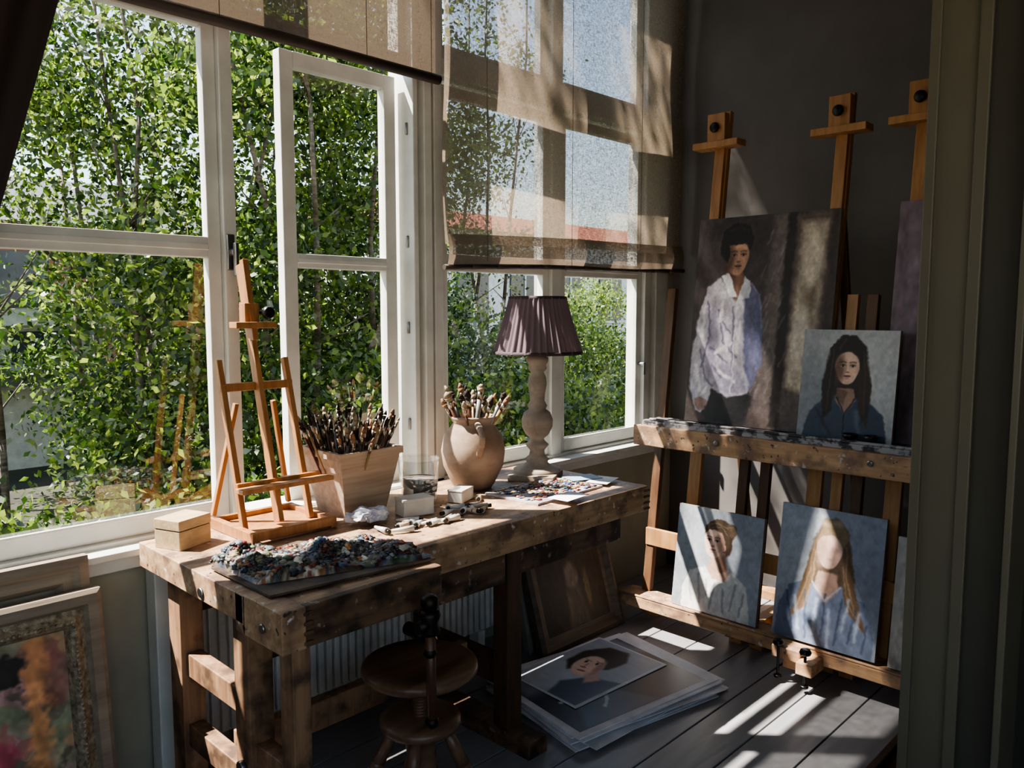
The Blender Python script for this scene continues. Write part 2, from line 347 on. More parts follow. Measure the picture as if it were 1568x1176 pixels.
b.sheet(lambda u,v:(2.135+u*1.735,2.438-.012*math.sin(v*math.pi)+.01*math.sin(u*7),zb(u)+v*.13),40,8,3)
pts=[(2.12+1.76*k/12,2.44,zb(k/12)-.003) for k in range(13)]; b.tube(pts,.011,10,1)
for x in(2.35,2.9,3.45): b.cyl((x,2.428,1.70),(x,2.428,3.55),.0012,.0012,6,2)
b.build('roller_blind.001',[M_bl2,M_tubeb,M_cord,M_hem])
b=MB()
def fc(u,v):
    z=.9+v*2.6; edge=.73+(z-2.32)*.29; x=-.15+u*(edge+.15)
    return (x,2.37+.035*math.sin(u*34+v*1.5)*(.5+.5*v),z)
b.sheet(fc,90,30,0); b.build('window_curtain',fabric('curtain_cloth',(.28,.25,.25),0,.1),solid=.004)
# ---------------------------------------------------------------- workbench
b=MB()
b.bb(.90,2.62,1.80,2.45,.725,.80,0)
b.bb(.90,2.62,1.79,1.84,.700,.801,0)
b.bb(.90,1.395,1.63,1.79,.705,.80,0); b.bb(.90,.965,1.615,1.80,.700,.803,0)
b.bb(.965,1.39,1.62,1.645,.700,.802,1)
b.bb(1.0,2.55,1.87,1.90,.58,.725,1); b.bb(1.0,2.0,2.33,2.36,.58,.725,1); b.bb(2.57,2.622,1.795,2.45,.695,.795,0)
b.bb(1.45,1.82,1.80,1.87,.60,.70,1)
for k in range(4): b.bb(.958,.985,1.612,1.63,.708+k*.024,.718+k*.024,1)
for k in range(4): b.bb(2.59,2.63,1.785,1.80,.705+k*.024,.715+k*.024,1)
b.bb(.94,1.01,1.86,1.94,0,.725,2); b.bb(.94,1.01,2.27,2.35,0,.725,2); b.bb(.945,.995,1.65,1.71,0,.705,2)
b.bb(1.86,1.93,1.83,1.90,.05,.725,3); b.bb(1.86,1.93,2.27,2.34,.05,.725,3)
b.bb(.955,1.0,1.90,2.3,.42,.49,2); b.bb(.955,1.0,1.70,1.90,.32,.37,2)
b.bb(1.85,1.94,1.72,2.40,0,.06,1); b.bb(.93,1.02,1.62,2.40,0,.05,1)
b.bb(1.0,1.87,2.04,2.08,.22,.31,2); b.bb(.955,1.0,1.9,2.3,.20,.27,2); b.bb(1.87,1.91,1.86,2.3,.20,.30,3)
b.cyl((.90,1.70,.745),(.893,1.70,.745),.012,.012,10,4)
b.cyl((.94,1.90,.30),(.925,1.90,.30),.018,.018,12,4); b.cyl((.90,2.03,.75),(.894,2.03,.75),.014,.014,12,4)
b.build('workbench',[M_bench,M_benchd,M_leg,mat('bench_leg_dark',(.34,.25,.19),.6,(.22,.16,.12),(20,20,4)),M_steel],bevel=.006)
b=MB()
b.cyl((1.27,1.62,.66),(1.27,1.545,.66),.018,.018,16,0); b.lathe([(.0,-.03),(.024,-.03),(.028,-.02),(.022,0),(.030,.02),(.024,.035),(.0,.035)],(1.27,1.53,.70),16,0)
b.cyl((1.27,1.53,.70),(1.23,1.53,.695),.02,.016,12,0)
b.lathe([(0,.03),(.018,.03),(.024,.05),(.022,.066),(.012,.074),(0,.075)],(1.27,1.53,.70),16,0)
b.cyl((1.27,1.53,.70),(1.272,1.525,.44),.014,.013,12,1)
b.blob((1.272,1.526,.435),.019,0,.05); b.lathe([(.014,-.01),(.019,0),(.014,.01)],(1.27,1.529,.62),12,0)
b.build('bench_vise_screw',[M_iron,mat('vise_handle_wood',(.36,.25,.18),.4)])
b=MB(); R=Matrix.Rotation(math.radians(20),3,'Z'); b.box((.985,2.33,.828),(.12,.10,.056),0,R); b.box((.985,2.33,.873),(.122,.102,.030),0,R); b.box((.985,2.33,.857),(.116,.096,.004),1,R)
b.build('wooden_box',[wood('box_wood',(.76,.67,.53),(.64,.54,.40),'X'),M_black],bevel=.003)
# ---------------------------------------------------------------- tabletop easel
b=MB(); z0=.80
for x in(1.13,1.40): b.beam((x,2.16,z0+.018),(x,2.44,z0+.018),.022,.034,0,ref=(0,0,1))
for y in(2.17,2.43): b.beam((1.12,y,z0+.022),(1.41,y,z0+.022),.02,.028,0,ref=(0,0,1))
b.bb(1.14,1.39,2.2,2.42,z0+.012,z0+.02,0)
b.beam((1.145,2.26,z0+.02),(1.145,2.40,1.34),.022,.018,0); b.beam((1.375,2.26,z0+.02),(1.375,2.40,1.34),.022,.018,0)
b.beam((1.135,2.375,1.255),(1.385,2.375,1.255),.026,.016,0,ref=(0,1,0))
b.beam((1.13,2.275,.955),(1.42,2.275,.955),.026,.016,0,ref=(0,1,0)); b.beam((1.12,2.24,.95),(1.44,2.24,.95),.05,.014,0,ref=(0,0,1))
b.beam((1.26,2.255,.83),(1.26,2.46,1.645),.036,.018,0); b.beam((1.26,2.38,1.40),(1.26,2.435,1.66),.024,.02,0)
b.beam((1.19,2.385,1.45),(1.33,2.385,1.45),.02,.05,0,ref=(0,1,0)); b.bb(1.235,1.285,2.39,2.43,1.44,1.52,0)
b.beam((1.13,2.44,.84),(1.20,2.40,1.2),.018,.014,0); b.beam((1.40,2.44,.84),(1.33,2.40,1.2),.018,.014,0)
b.lathe([(0,-.012),(.018,-.012),(.022,0),(.018,.012),(0,.012)],(1.30,2.36,1.49),14,1,R=Matrix.Rotation(math.pi/2,3,'X')); b.cyl((1.29,2.40,1.49),(1.30,2.36,1.49),.006,.006,8,1)
b.build('tabletop_easel',[M_small,M_black],bevel=.002)
# ---------------------------------------------------------------- brushes helper
HND=[mat('brush_handle_'+n,c,.35) for n,c in(('brown',(.36,.24,.17)),('black',(.10,.09,.09)),('ochre',(.62,.48,.30)),('red',(.40,.14,.12)),('grey',(.5,.5,.5)))]
FER=mat('brush_ferrule',(.70,.66,.6),.3,metal=1); BR=[mat('bristle_'+n,c,.9) for n,c in(('tan',(.56,.42,.31)),('dark',(.2,.15,.12)),('pale',(.66,.58,.48)))]
BMATS=HND+[FER]+BR
def brushes(b,c,z0,rx,ry,n,l0,l1,off,spread,fat=1):
    for i in range(n):
        a=random.uniform(0,6.28);q=math.sqrt(random.random())
        bx,by=c[0]+q*rx*math.cos(a),c[1]+q*ry*math.sin(a)
        l=random.uniform(l0,l1); d=Vector((q*math.cos(a)*spread+random.uniform(-.08,.08),q*math.sin(a)*spread+random.uniform(-.08,.08),1)).normalized()
        p=Vector((bx,by,z0)); e=p+d*l; k=off; r=random.uniform(.0028,.005)*fat
        b.cyl(p,e,r*.7,r,8,k+random.choice([0,0,1,2,3,4])); f=e+d*.028
        b.cyl(e,f,r*1.1,r*1.3,8,k+5); t=random.choice([6,7,7,8]); w=random.uniform(1.3,2.2)
        b.cyl(f,f+d*random.uniform(.012,.02),r*1.3,r*w,8,k+t); b.cyl(f+d*.018,f+d*random.uniform(.03,.045),r*w,r*.5,8,k+t)
b=MB(); cx,cy=1.585,2.33
def ring(h,z): return [(cx-h,cy-h,z),(cx+h,cy-h,z),(cx+h,cy+h,z),(cx-h,cy+h,z)]
vs=ring(.085,.80)+ring(.125,1.02)+ring(.112,1.02)+ring(.09,.90)
b.add(vs,[(3,2,1,0)]+[(k*4+i,k*4+(i+1)%4,(k+1)*4+(i+1)%4,(k+1)*4+i) for k in range(3) for i in range(4)]+[(12,13,14,15)],0)
b.bb(cx-.13,cx+.13,cy-.13,cy-.115,1.0,1.024,0); b.bb(cx-.13,cx+.13,cy+.115,cy+.13,1.0,1.024,0); b.bb(cx-.13,cx-.115,cy-.115,cy+.115,1.0,1.024,0); b.bb(cx+.115,cx+.13,cy-.115,cy+.115,1.0,1.024,0)
brushes(b,(cx-.015,cy),.90,.085,.085,130,.10,.215,1,.45)
b.blob((cx+.10,cy-.04,1.05),.035,8,.15,(1.2,1,.6))
b.build('brush_planter',[wood('pot_wood',(.74,.64,.55),(.60,.50,.42),'X',rough=.7)]+BMATS)
b=MB(); c=(1.825,2.25,.801)
b.lathe([(0,.0),(.058,0),(.062,.004),(.076,.155),(.073,.155),(.058,.012),(0,.012)],c,36,0)
b.lathe([(.0765,.150),(.078,.155),(.0765,.159),(.073,.158)],c,36,0)
b.lathe([(0,.013),(.057,.013),(.0645,.085),(0,.085)],c,36,1)
lab=[(c[0]+r*math.cos(a),c[1]+r*math.sin(a),c[2]+z) for (r,z) in((.0668,.035),(.0715,.085)) for a in [math.radians(-110+k*7) for k in range(9)]]
b.add(lab,[(k,k+1,k+10,k+9) for k in range(8)],2,True)
b.build('glass_jar',[glassmat('jar_glass',(.95,.96,.96),base=.05,amp=.75,pw=3),mat('murky_solvent',(.55,.50,.47),.3),mat('jar_label',(.25,.25,.27),.6,(.75,.75,.72),(40,40,90),lo=.5,hi=.52)])
b=MB(); c=(2.115,2.27,.80)
b.lathe([(0,0),(.07,0),(.085,.02),(.118,.09),(.126,.15),(.115,.205),(.088,.245),(.078,.26),(.088,.275),(.092,.285),(.084,.287),(.07,.262),(.08,.24),(.10,.2)],c,40,0,mod=lambda a,z:1+.006*math.sin(3*a+z*40))
hp=[]; ha=math.radians(238)
for k in range(9):
    t=k/8; rr=.088+.075*math.sin(t*math.pi)+.032*t; zz=.262-.115*t+.02*math.sin(t*math.pi)
    hp.append((c[0]+rr*math.cos(ha),c[1]+rr*math.sin(ha),c[2]+zz))
b.tube(hp,.012,10,0)
for q in hp: b.blob(q,.0125,0,.02)
brushes(b,(c[0],c[1]),1.0,.05,.05,22,.10,.155,1,.6,1.9)
b.build('clay_jug',[mat('terracotta_clay',(.62,.53,.46),.75,(.51,.42,.35),(9,9,14),bump=.2)]+BMATS)
# table lamp
b=MB(); c=(2.45,2.235,.80)
prof=[(0,0),(.10,0),(.10,.022),(.085,.03),(.06,.036),(.045,.05),(.05,.065),(.034,.08),(.03,.10),(.05,.125),(.034,.14),(.028,.15),(.05,.17),(.064,.20),(.066,.23),(.056,.26),(.036,.275),(.042,.29),(.03,.31),(.032,.34),(.040,.38),(.036,.41),(.026,.43),(.04,.445),(.036,.46),(.046,.475),(.046,.49),(.03,.50),(.028,.53),(0,.53)]
b.box((c[0]-.03,c[1]-.02,c[2]+.012),(.19,.19,.022),0,Matrix.Rotation(.5,3,'Z'))
b.lathe([(r,z+.01) for r,z in prof],c,36,0); b.cyl((c[0],c[1],c[2]+.53),(c[0],c[1],c[2]+.66),.012,.012,10,2)
def pl(a,z): return 1+.03*math.cos(40*a+math.sin(z*20)*.3)+.012*math.cos(17*a+1)
sh=[(.112,.752),(.117,.748)]+[(.117+.066*t**1.15,.748-.228*t) for t in np.linspace(.05,1,10)]
b.lathe(sh,c,280,1,mod=pl); b.lathe([(.181,.53),(.189,.526),(.186,.516)],c,80,3); b.lathe([(.113,.754),(.121,.752),(.120,.742)],c,80,3)
for a in range(3): b.cyl((c[0],c[1],c[2]+.65),(c[0]+.11*math.cos(a*2.1),c[1]+.11*math.sin(a*2.1),c[2]+.745),.002,.002,6,2)
b.blob((c[0],c[1],c[2]+.66),.03,4,.0,(1,1,1.3))
b.build('table_lamp',[wood('lamp_turned_wood',(.64,.58,.52),(.48,.43,.38),'X',k=.5,rough=.7),fabric('pleated_shade',(.46,.41,.43),0,.3,c_tr=(.56,.47,.47)),M_iron,mat('shade_trim',(.28,.23,.24),.8),mat('bulb_glass',(.85,.85,.8),.2)])
# palette with a low crusted heap of dried oil paint (blobs share one vertex-coloured material)
PC=np.array([(.58,.40,.25),(.70,.68,.64),(.44,.22,.16),(.16,.155,.155),(.28,.33,.25),(.42,.43,.44),(.20,.26,.36),(.27,.21,.17),(.36,.15,.14),(.13,.13,.14),(.36,.38,.40),(.42,.42,.34),(.22,.24,.27),(.52,.46,.36),(.31,.31,.30),(.18,.21,.28)])
b=MB(); b.add([(.93,1.72,.806),(1.40,1.66,.806),(1.44,1.86,.806),(1.22,2.08,.806),(.93,2.03,.806),(.93,1.72,.812),(1.40,1.66,.812),(1.44,1.86,.812),(1.22,2.08,.812),(.93,2.03,.812)],[(0,4,3,2,1),(5,6,7,8,9),(0,1,6,5),(1,2,7,6),(2,3,8,7),(3,4,9,8),(4,0,5,9)],0)
def hgt(x,y):
    t=(x-.945)/.45; yc=1.945-.15*t; e=max(0,1-((y-yc)/.135)**2)*min(1,max(0,t/.10))*min(1,max(0,(1-t)/.12))
    lump=float(vn(np.array(x*18.),np.array(y*18.),1)); return .812+e**.6*(.010+.075*lump*(1-.55*t))
def pcol(x,y,m=1):
    wx=x+.03*float(vn(np.array(x*25.),np.array(y*25.),11)); wy=y+.03*float(vn(np.array(x*25.),np.array(y*25.),13))
    q=int(float(vn(np.array(wx*15.),np.array(wy*15.),2))*34+x*9)%16; return np.clip(PC[q]*m,0,1)**2.2
nu,nv=90,56; vs=[];cs=[]
for j in range(nv+1):
    for i in range(nu+1):
        u_=i/nu; x=.945+.45*u_; y=(1.945-.15*u_)+(j/nv-.5)*.27
        h_=hgt(x,y); k_=float(vn(np.array(x*90.),np.array(y*90.),6)); vs.append((x,y,h_-.002+.008*k_*(h_>.815))); cs.append(pcol(x,y,.65+.5*k_))
w_=nu+1; o_=b.add(vs,[(j*w_+i,j*w_+i+1,(j+1)*w_+i+1,(j+1)*w_+i) for j in range(nv) for i in range(nu)],1,True); b.c[o_]=np.array(cs)
for i in range(2300):
    t=random.random(); x=.95+.44*t; y=1.945-.15*t+random.gauss(0,.058)
    if abs(y-(1.945-.15*t))>.128: continue
    r=random.uniform(.003,.010); C=pcol(x,y,random.uniform(.7,1.25)) if random.random()<.85 else np.clip(PC[random.randrange(16)],0,1)**2.2
    o_=b.blob((x,y,hgt(x,y)+r*.15),r,1,.5,(random.uniform(.8,1.7),random.uniform(.8,1.7),random.uniform(.5,1.1)),sm=True,lo=(i%3>0))
    n_=len(b.v)-o_; b.c[o_]=np.tile(C,(n_,1))
b.build('paint_palette',[mat('palette_board',(.38,.31,.26),.5,(.18,.15,.14),(15,15,15)),vcol('crusted_oil_paint',.42,.6,220)])
b=MB(); b.box((2.26,2.02,.805),(.40,.26,.008),0,Matrix.Rotation(.05,3,'Z'))
CC=[(.7,.3,.2),(.75,.6,.3),(.25,.33,.55),(.85,.83,.8),(.35,.42,.35),(.5,.25,.3),(.2,.2,.22),(.7,.55,.45)]
for i in range(380):
    b.blob((random.uniform(2.08,2.44),random.uniform(1.91,2.13),.811),random.uniform(.003,.009),1+random.randrange(8),.4,(1.4,1,.4))
b.build('paint_palette.001',[mat('palette_white',(.74,.70,.68),.5,(.45,.42,.45),(12,12,12))]+[mat('fresh_paint_%d'%i,cc,.35) for i,cc in enumerate(CC)])
b=MB()
for k,(x,y,r) in enumerate([(2.53,1.95,.3),(2.50,2.03,-.3),(2.2,1.85,.1)]): b.box((x,y,.813+.003*k),(.14,.09,.0015),k%2,Matrix.Rotation(r,3,'Z'))
b.build('loose_papers',[M_paper,mat('blue_paper',(.55,.62,.72),.6)])
b=MB()
for k in range(22):
    x=random.uniform(1.44,1.98); y=random.uniform(1.93,2.02) if x<1.78 else random.uniform(1.93,2.08); a=random.uniform(0,3.14); d=Vector((math.cos(a),math.sin(a)*.5,0)).normalized(); p=Vector((x,y,.812)); l=random.uniform(.04,.08)
    b.cyl(p,p+d*l,.011,.004,10,random.choice([0,0,1,2])); b.cyl(p-d*.014,p,.007,.007,8,3)
b.build('paint_tubes',[mat('tube_white',(.84,.84,.83),.35),mat('tube_silver',(.6,.6,.62),.3,metal=.8),mat('tube_beige',(.75,.68,.6),.4),M_black],bevel=0)
b=MB(); R=Matrix.Rotation(-.2,3,'Z'); b.box((1.69,2.11,.826),(.115,.07,.05),0,R); b.box((1.69,2.11,.856),(.118,.073,.012),0,R)
b.build('paper_box',mat('carton_white',(.82,.80,.77),.6),bevel=.003)
b=MB(); R=Matrix.Rotation(.4,3,'Z'); b.box((1.93,2.14,.822),(.10,.06,.04),0,R); b.box((1.93,2.14,.845),(.102,.062,.008),0,R); b.build('paper_box.001',mat('carton_grey',(.70,.68,.66),.6),bevel=.003)
b=MB()
for k in range(14): b.blob((random.uniform(1.46,1.57),random.uniform(2.08,2.14),.824+random.random()*.02),random.uniform(.015,.025),0,.45,(1.3,1.1,.7),sm=False)
b.build('crumpled_rag',[mat('rag_cloth',(.82,.83,.86),.9,(.6,.62,.7),(30,30,30))])
# ---------------------------------------------------------------- stool
b=MB(); c=(1.41,1.745,0)
b.lathe([(0,.475),(.10,.478),(.155,.485),(.168,.478),(.170,.462),(.155,.448),(.06,.44),(.05,.42),(0,.42)],c,40,0)
b.cyl((c[0],c[1],.20),(c[0],c[1],.43),.02,.02,20,1)
for k in range(14): b.lathe([(.02,0),(.025,.006),(.02,.012)],(c[0],c[1],.31+k*.009),16,1)
b.lathe([(0,.325),(.09,.325),(.118,.315),(.118,.295),(.10,.285),(.05,.28),(.04,.2),(.05,.17),(.03,.13),(0,.12)],c,36,0)
for k in range(4):
    a=math.radians(40+90*k); u=Vector((math.cos(a),math.sin(a),0)); p=Vector(c)+u*.07+Vector((0,0,.29)); q=Vector(c)+u*.21
    b.cyl(p,p.lerp(q,.4),.015,.021,14,0); b.cyl(p.lerp(q,.4),p.lerp(q,.5),.021,.015,14,0); b.cyl(p.lerp(q,.5),p.lerp(q,.8),.017,.02,14,0); b.cyl(p.lerp(q,.8),q,.02,.012,14,0)
    b.cyl((c[0],c[1],.15),p.lerp(q,.55),.009,.009,10,0)
b.build('wooden_stool',[wood('stool_wood',(.50,.39,.31),(.35,.26,.20),'X',k=.6,rough=.35),mat('stool_screw',(.4,.28,.2),.5)])
# ---------------------------------------------------------------- radiator
b=MB(); b.bb(1.06,2.42,2.45,2.48,.10,.64)
x=1.065
while x<2.40: b.bb(x,x+.022,2.43,2.45,.11,.63); x+=.0335
b.bb(1.05,2.43,2.425,2.495,.63,.65); b.bb(1.05,1.062,2.425,2.495,.10,.65); b.bb(2.418,2.43,2.425,2.495,.10,.65)
b.cyl((1.03,2.46,.0),(1.03,2.46,.16),.009,.009,10); b.cyl((1.03,2.46,.15),(1.07,2.46,.15),.012,.012,10); b.bb(1.2,1.24,2.44,2.5,0,.1); b.bb(2.3,2.34,2.44,2.5,0,.1)
b.build('radiator',mat('radiator_enamel',(.90,.89,.86),.35),bevel=.003)
# ---------------------------------------------------------------- portraits
def man():
    A=Art(280,1.41,(.25,.21,.21),.014,1)
    A.poly([(.0,0),(1,0),(1,.12),(0,.2)],(.30,.25,.23),.1)
    A.poly([(.56,0),(1,0),(1,1.41),(.58,1.41)],(.38,.32,.29),.05)
    A.poly([(.50,.1),(.63,.05),(.66,1.41),(.56,1.41)],(.44,.39,.38),.05,.7)
    A.poly([(.63,.02),(.70,.02),(.72,1.41),(.66,1.41)],(.18,.145,.135),.02)
    A.poly([(.72,.28),(.88,.24),(.93,1.34),(.76,1.34)],(.70,.64,.56),.04)
    A.poly([(.78,.45),(.86,.45),(.89,.95),(.80,.9)],(.46,.39,.32),.05,.8)
    A.ell(.80,.62,.06,.2,(.82,.78,.72),.5,0,.8); A.ell(.84,1.12,.05,.18,(.82,.77,.69),.5,0,.8)
    A.poly([(.92,0),(1,0),(1,1.41),(.95,1.41)],(.26,.21,.19),.03); A.poly([(.70,0),(1,0),(1,.2),(.70,.24)],(.36,.32,.30),.05)
    for k in range(26):
        x=random.uniform(.45,.68); y=random.uniform(.1,1.3); A.line([(x,y),(x+.03,y+.09)],.010,(.60,.57,.58),.4,.015)
    for k in range(20):
        x=random.uniform(0,.6); y=random.uniform(.9,1.4); A.line([(x,y),(x+.05,y+.07)],.03,(.34,.29,.28),.4,.04)
    A.poly([(.10,.14),(.16,.02),(.46,.0),(.50,.2),(.40,.28),(.1,.26)],(.15,.14,.15),.02)
    A.poly([(.20,1.00),(.10,.93),(.055,.76),(.015,.48),(.02,.24),(.07,.08),(.13,.07),(.17,.14),(.20,.24),(.32,.19),(.47,.22),(.54,.42),(.53,.70),(.50,.88),(.42,.97),(.31,.84)],(.74,.71,.76),.014)
    A.poly([(.38,.93),(.42,.96),(.50,.88),(.54,.66),(.55,.42),(.48,.24),(.42,.4),(.40,.7)],(.36,.37,.52),.02,.92)
    A.poly([(.26,.44),(.40,.36),(.48,.24),(.30,.20),(.20,.26)],(.58,.55,.64),.03,.9)
    A.poly([(.17,.86),(.22,.6),(.2,.35),(.14,.28),(.13,.6)],(.56,.53,.62),.03,.8)
    for P in([(.12,.84),(.15,.6),(.10,.38)],[(.20,.78),(.26,.55),(.36,.46)],[(.16,.52),(.30,.42)],[(.31,.8),(.33,.5),(.35,.24)],[(.08,.5),(.14,.3),(.2,.26)],[(.44,.82),(.46,.55)],[(.24,.7),(.30,.62)],[(.18,.4),(.26,.32)],[(.46,.5),(.50,.36)]):
        A.line(P,.014,(.42,.39,.50),.85,.012)
    for P in([(.095,.80),(.085,.6)],[(.23,.90),(.22,.70)],[(.2,.48),(.32,.55)],[(.06,.40),(.10,.22)],[(.24,.36),(.36,.30)],[(.28,.62),(.29,.5)],[(.37,.7),(.37,.5)],[(.12,.2),(.16,.24)]):
        A.line(P,.024,(.92,.90,.92),.85,.015)
    A.line([(.335,.84),(.345,.22)],.012,(.84,.82,.86),.8)
    A.ell(.115,.13,.05,.045,(.62,.48,.42),.3)
    A.poly([(.25,1.06),(.36,1.06),(.38,.92),(.325,.83),(.23,.97)],(.54,.38,.30),.015)
    A.poly([(.25,1.04),(.31,1.02),(.33,.86),(.24,.97)],(.32,.22,.17),.02,.8)
    A.ell(.305,1.25,.118,.115,(.10,.085,.08),.12); A.ell(.225,1.20,.04,.075,(.10,.085,.08),.2)
    A.face(.31,1.135,.088,(.76,.56,.44),(.33,.22,.17),1,(.50,.31,.27),.14)
    A.ell(.30,1.285,.108,.070,(.11,.09,.085),.15); A.ell(.233,1.17,.020,.07,(.11,.09,.085),.3); A.poly([(.21,1.21),(.26,1.24),(.33,1.232),(.40,1.22),(.41,1.25),(.3,1.33),(.2,1.3)],(.11,.09,.085),.015)
    A.line([(.24,1.31),(.32,1.345),(.39,1.30)],.014,(.26,.22,.20),.7,.02)
    A.poly([(.205,1.01),(.26,1.035),(.335,.86),(.275,.86)],(.88,.87,.89),.01); A.poly([(.375,1.0),(.42,.98),(.43,.86),(.345,.85)],(.82,.82,.87),.01)
    A.brush(.14,26,14); A.brush(.12,60,50,4); return A.out()
def girl_dark():
    A=Art(220,1.16,(.62,.63,.64),.012,2)
    A.ell(.8,.8,.5,.5,(.72,.73,.74),.9); A.ell(.1,.3,.4,.5,(.52,.54,.57),.9)
    A.poly([(.27,.2),(.24,.6),(.30,.95),(.42,1.10),(.56,1.10),(.68,.98),(.73,.7),(.76,.4),(.72,.12)],(.20,.16,.14),.03)
    A.poly([(.06,0),(.12,.28),(.3,.44),(.42,.46),(.5,.28),(.6,.44),(.76,.40),(.9,.28),(.95,0)],(.22,.27,.35),.02)
    A.poly([(.41,.54),(.58,.54),(.61,.42),(.50,.26),(.39,.42)],(.64,.49,.41),.015)
    A.poly([(.41,.54),(.52,.50),(.48,.36),(.39,.43)],(.42,.30,.25),.02,.8)
    A.face(.495,.76,.130,(.88,.72,.62),(.38,.26,.21),1,(.58,.33,.30),.04)
    A.poly([(.31,.9),(.375,.70),(.36,.3),(.27,.2),(.24,.6)],(.17,.13,.11),.02); A.poly([(.66,.9),(.615,.68),(.64,.3),(.74,.14),(.76,.6)],(.24,.18,.15),.02)
    A.poly([(.345,.74),(.37,.88),(.44,.93),(.52,.95),(.60,.88),(.635,.74),(.68,.98),(.56,1.10),(.42,1.10),(.30,.96)],(.18,.14,.12),.018)
    for P in([(.34,.95),(.32,.6),(.31,.3)],[(.66,.92),(.69,.6),(.70,.25)],[(.46,1.06),(.40,.96)]): A.line(P,.014,(.36,.28,.23),.6,.015)
    A.line([(.2,.3),(.36,.05)],.03,(.12,.15,.22),.7,.03);A.line([(.74,.35),(.62,.06)],.03,(.12,.15,.22),.7,.03);A.line([(.5,.26),(.5,.0)],.012,(.08,.1,.14),.8)
    A.line([(.41,.44),(.5,.27),(.6,.43)],.016,(.12,.15,.2),.8); A.line([(.62,.3),(.66,.1)],.05,(.40,.46,.56),.6,.04)
    A.brush(.10,24,18); return A.out()
def girl_bun():
    A=Art(220,1.12,(.56,.59,.63),.012,3)
    A.ell(.1,.9,.5,.5,(.61,.64,.67),.9); A.ell(.9,.3,.4,.5,(.63,.66,.71),.9)
    A.ell(.51,.87,.165,.155,(.30,.24,.19),.12); A.ell(.635,.93,.075,.07,(.38,.31,.24),.3); A.ell(.61,.76,.06,.11,(.28,.22,.17),.3)
    A.poly([(.43,.62),(.59,.68),(.64,.46),(.54,.36),(.40,.46)],(.74,.58,.50),.015); A.poly([(.50,.62),(.60,.66),(.63,.48),(.54,.44)],(.52,.38,.32),.03,.8)
    A.poly([(.12,0),(.12,.24),(.2,.42),(.38,.50),(.46,.40),(.6,.40),(.68,.50),(.86,.38),(.92,.1),(.92,0)],(.85,.85,.83),.015)
    A.poly([(.38,.50),(.46,.38),(.62,.38),(.68,.50),(.56,.46)],(.76,.61,.53),.02)
    for P in([(.3,.4),(.34,.1)],[(.5,.34),(.46,.06)],[(.74,.38),(.7,.1)],[(.2,.3),(.24,.1)],[(.6,.3),(.62,.05)],[(.40,.36),(.42,.2)],[(.84,.3),(.80,.06)]): A.line(P,.022,(.58,.59,.62),.75,.02)
    A.face(.46,.77,.122,(.88,.73,.65),(.62,.47,.41),-1,(.70,.43,.41),-.14)
    A.poly([(.345,.84),(.38,.90),(.46,.905),(.54,.88),(.585,.80),(.60,.70),(.64,.80),(.62,.96),(.52,1.02),(.42,1.0),(.345,.93)],(.33,.27,.21),.015)
    for P in([(.38,.95),(.48,.985),(.60,.94)],[(.42,.92),(.52,.95),(.60,.88)],[(.60,.96),(.67,.97),(.70,.92)]): A.line(P,.012,(.52,.45,.36),.7,.012)
    A.ell(.575,.73,.022,.038,(.80,.60,.52),.3)
    A.brush(.10,24,18); return A.out()
def girl_noface():
    A=Art(200,1.31,(.56,.59,.64),.014,4)
    A.ell(.15,.9,.35,.5,(.64,.67,.71),.9); A.ell(.9,.9,.3,.6,(.52,.55,.61),.9)
    A.poly([(.16,.2),(.28,.6),(.34,1.0),(.42,1.2),(.55,1.24),(.66,1.14),(.71,.8),(.78,.5),(.90,.22),(.6,.1),(.3,.1)],(.36,.29,.23),.03)
    A.poly([(.03,0),(.04,.3),(.14,.52),(.34,.62),(.50,.50),(.66,.62),(.86,.5),(.97,.25),(.97,0)],(.40,.45,.55),.015)
    A.poly([(.41,.72),(.59,.72),(.62,.56),(.50,.40),(.38,.56)],(.68,.54,.47),.02)
    A.face(.50,.92,.125,(.74,.60,.54),(.64,.51,.45),1,feat=0)
    for e in(-1,1): A.ell(.50+e*.05,.94,.035,.02,(.64,.51,.45),.8,0,.6)
    A.ell(.50,.84,.03,.015,(.64,.47,.43),.8,0,.6)
    A.poly([(.36,1.06),(.385,.75),(.32,.35),(.16,.2),(.26,.6)],(.44,.35,.26),.02); A.poly([(.66,1.05),(.615,.75),(.70,.4),(.90,.22),(.77,.62),(.70,1.0)],(.40,.31,.23),.02)
    A.poly([(.365,.98),(.42,1.05),(.5,1.08),(.58,1.05),(.635,.96),(.68,1.1),(.57,1.23),(.43,1.22)],(.50,.42,.31),.02)
    A.line([(.43,1.17),(.58,1.19)],.04,(.70,.63,.51),.7,.05)
    for P in([(.35,1.0),(.33,.7),(.24,.35)],[(.66,.98),(.68,.7),(.80,.35)],[(.37,.9),(.36,.6),(.29,.3)],[(.64,.8),(.70,.5),(.84,.26)]): A.line(P,.012,(.62,.53,.41),.6,.014)
    for P in([(.12,.45),(.2,.1)],[(.30,.5),(.34,.05)],[(.8,.45),(.74,.1)],[(.66,.5),(.62,.05)],[(.9,.3),(.88,.05)],[(.5,.5),(.49,.1)]): A.line(P,.018,(.24,.28,.38),.75,.018)
    for P in([(.2,.42),(.26,.12)],[(.72,.5),(.68,.2)],[(.54,.36),(.55,.02)],[(.42,.44),(.40,.1)],[(.83,.4),(.80,.15)]): A.line(P,.03,(.66,.71,.80),.7,.03)
    A.line([(.36,.60),(.50,.44),(.63,.60)],.018,(.60,.65,.74),.8)
    A.brush(.11,22,16); return A.out()
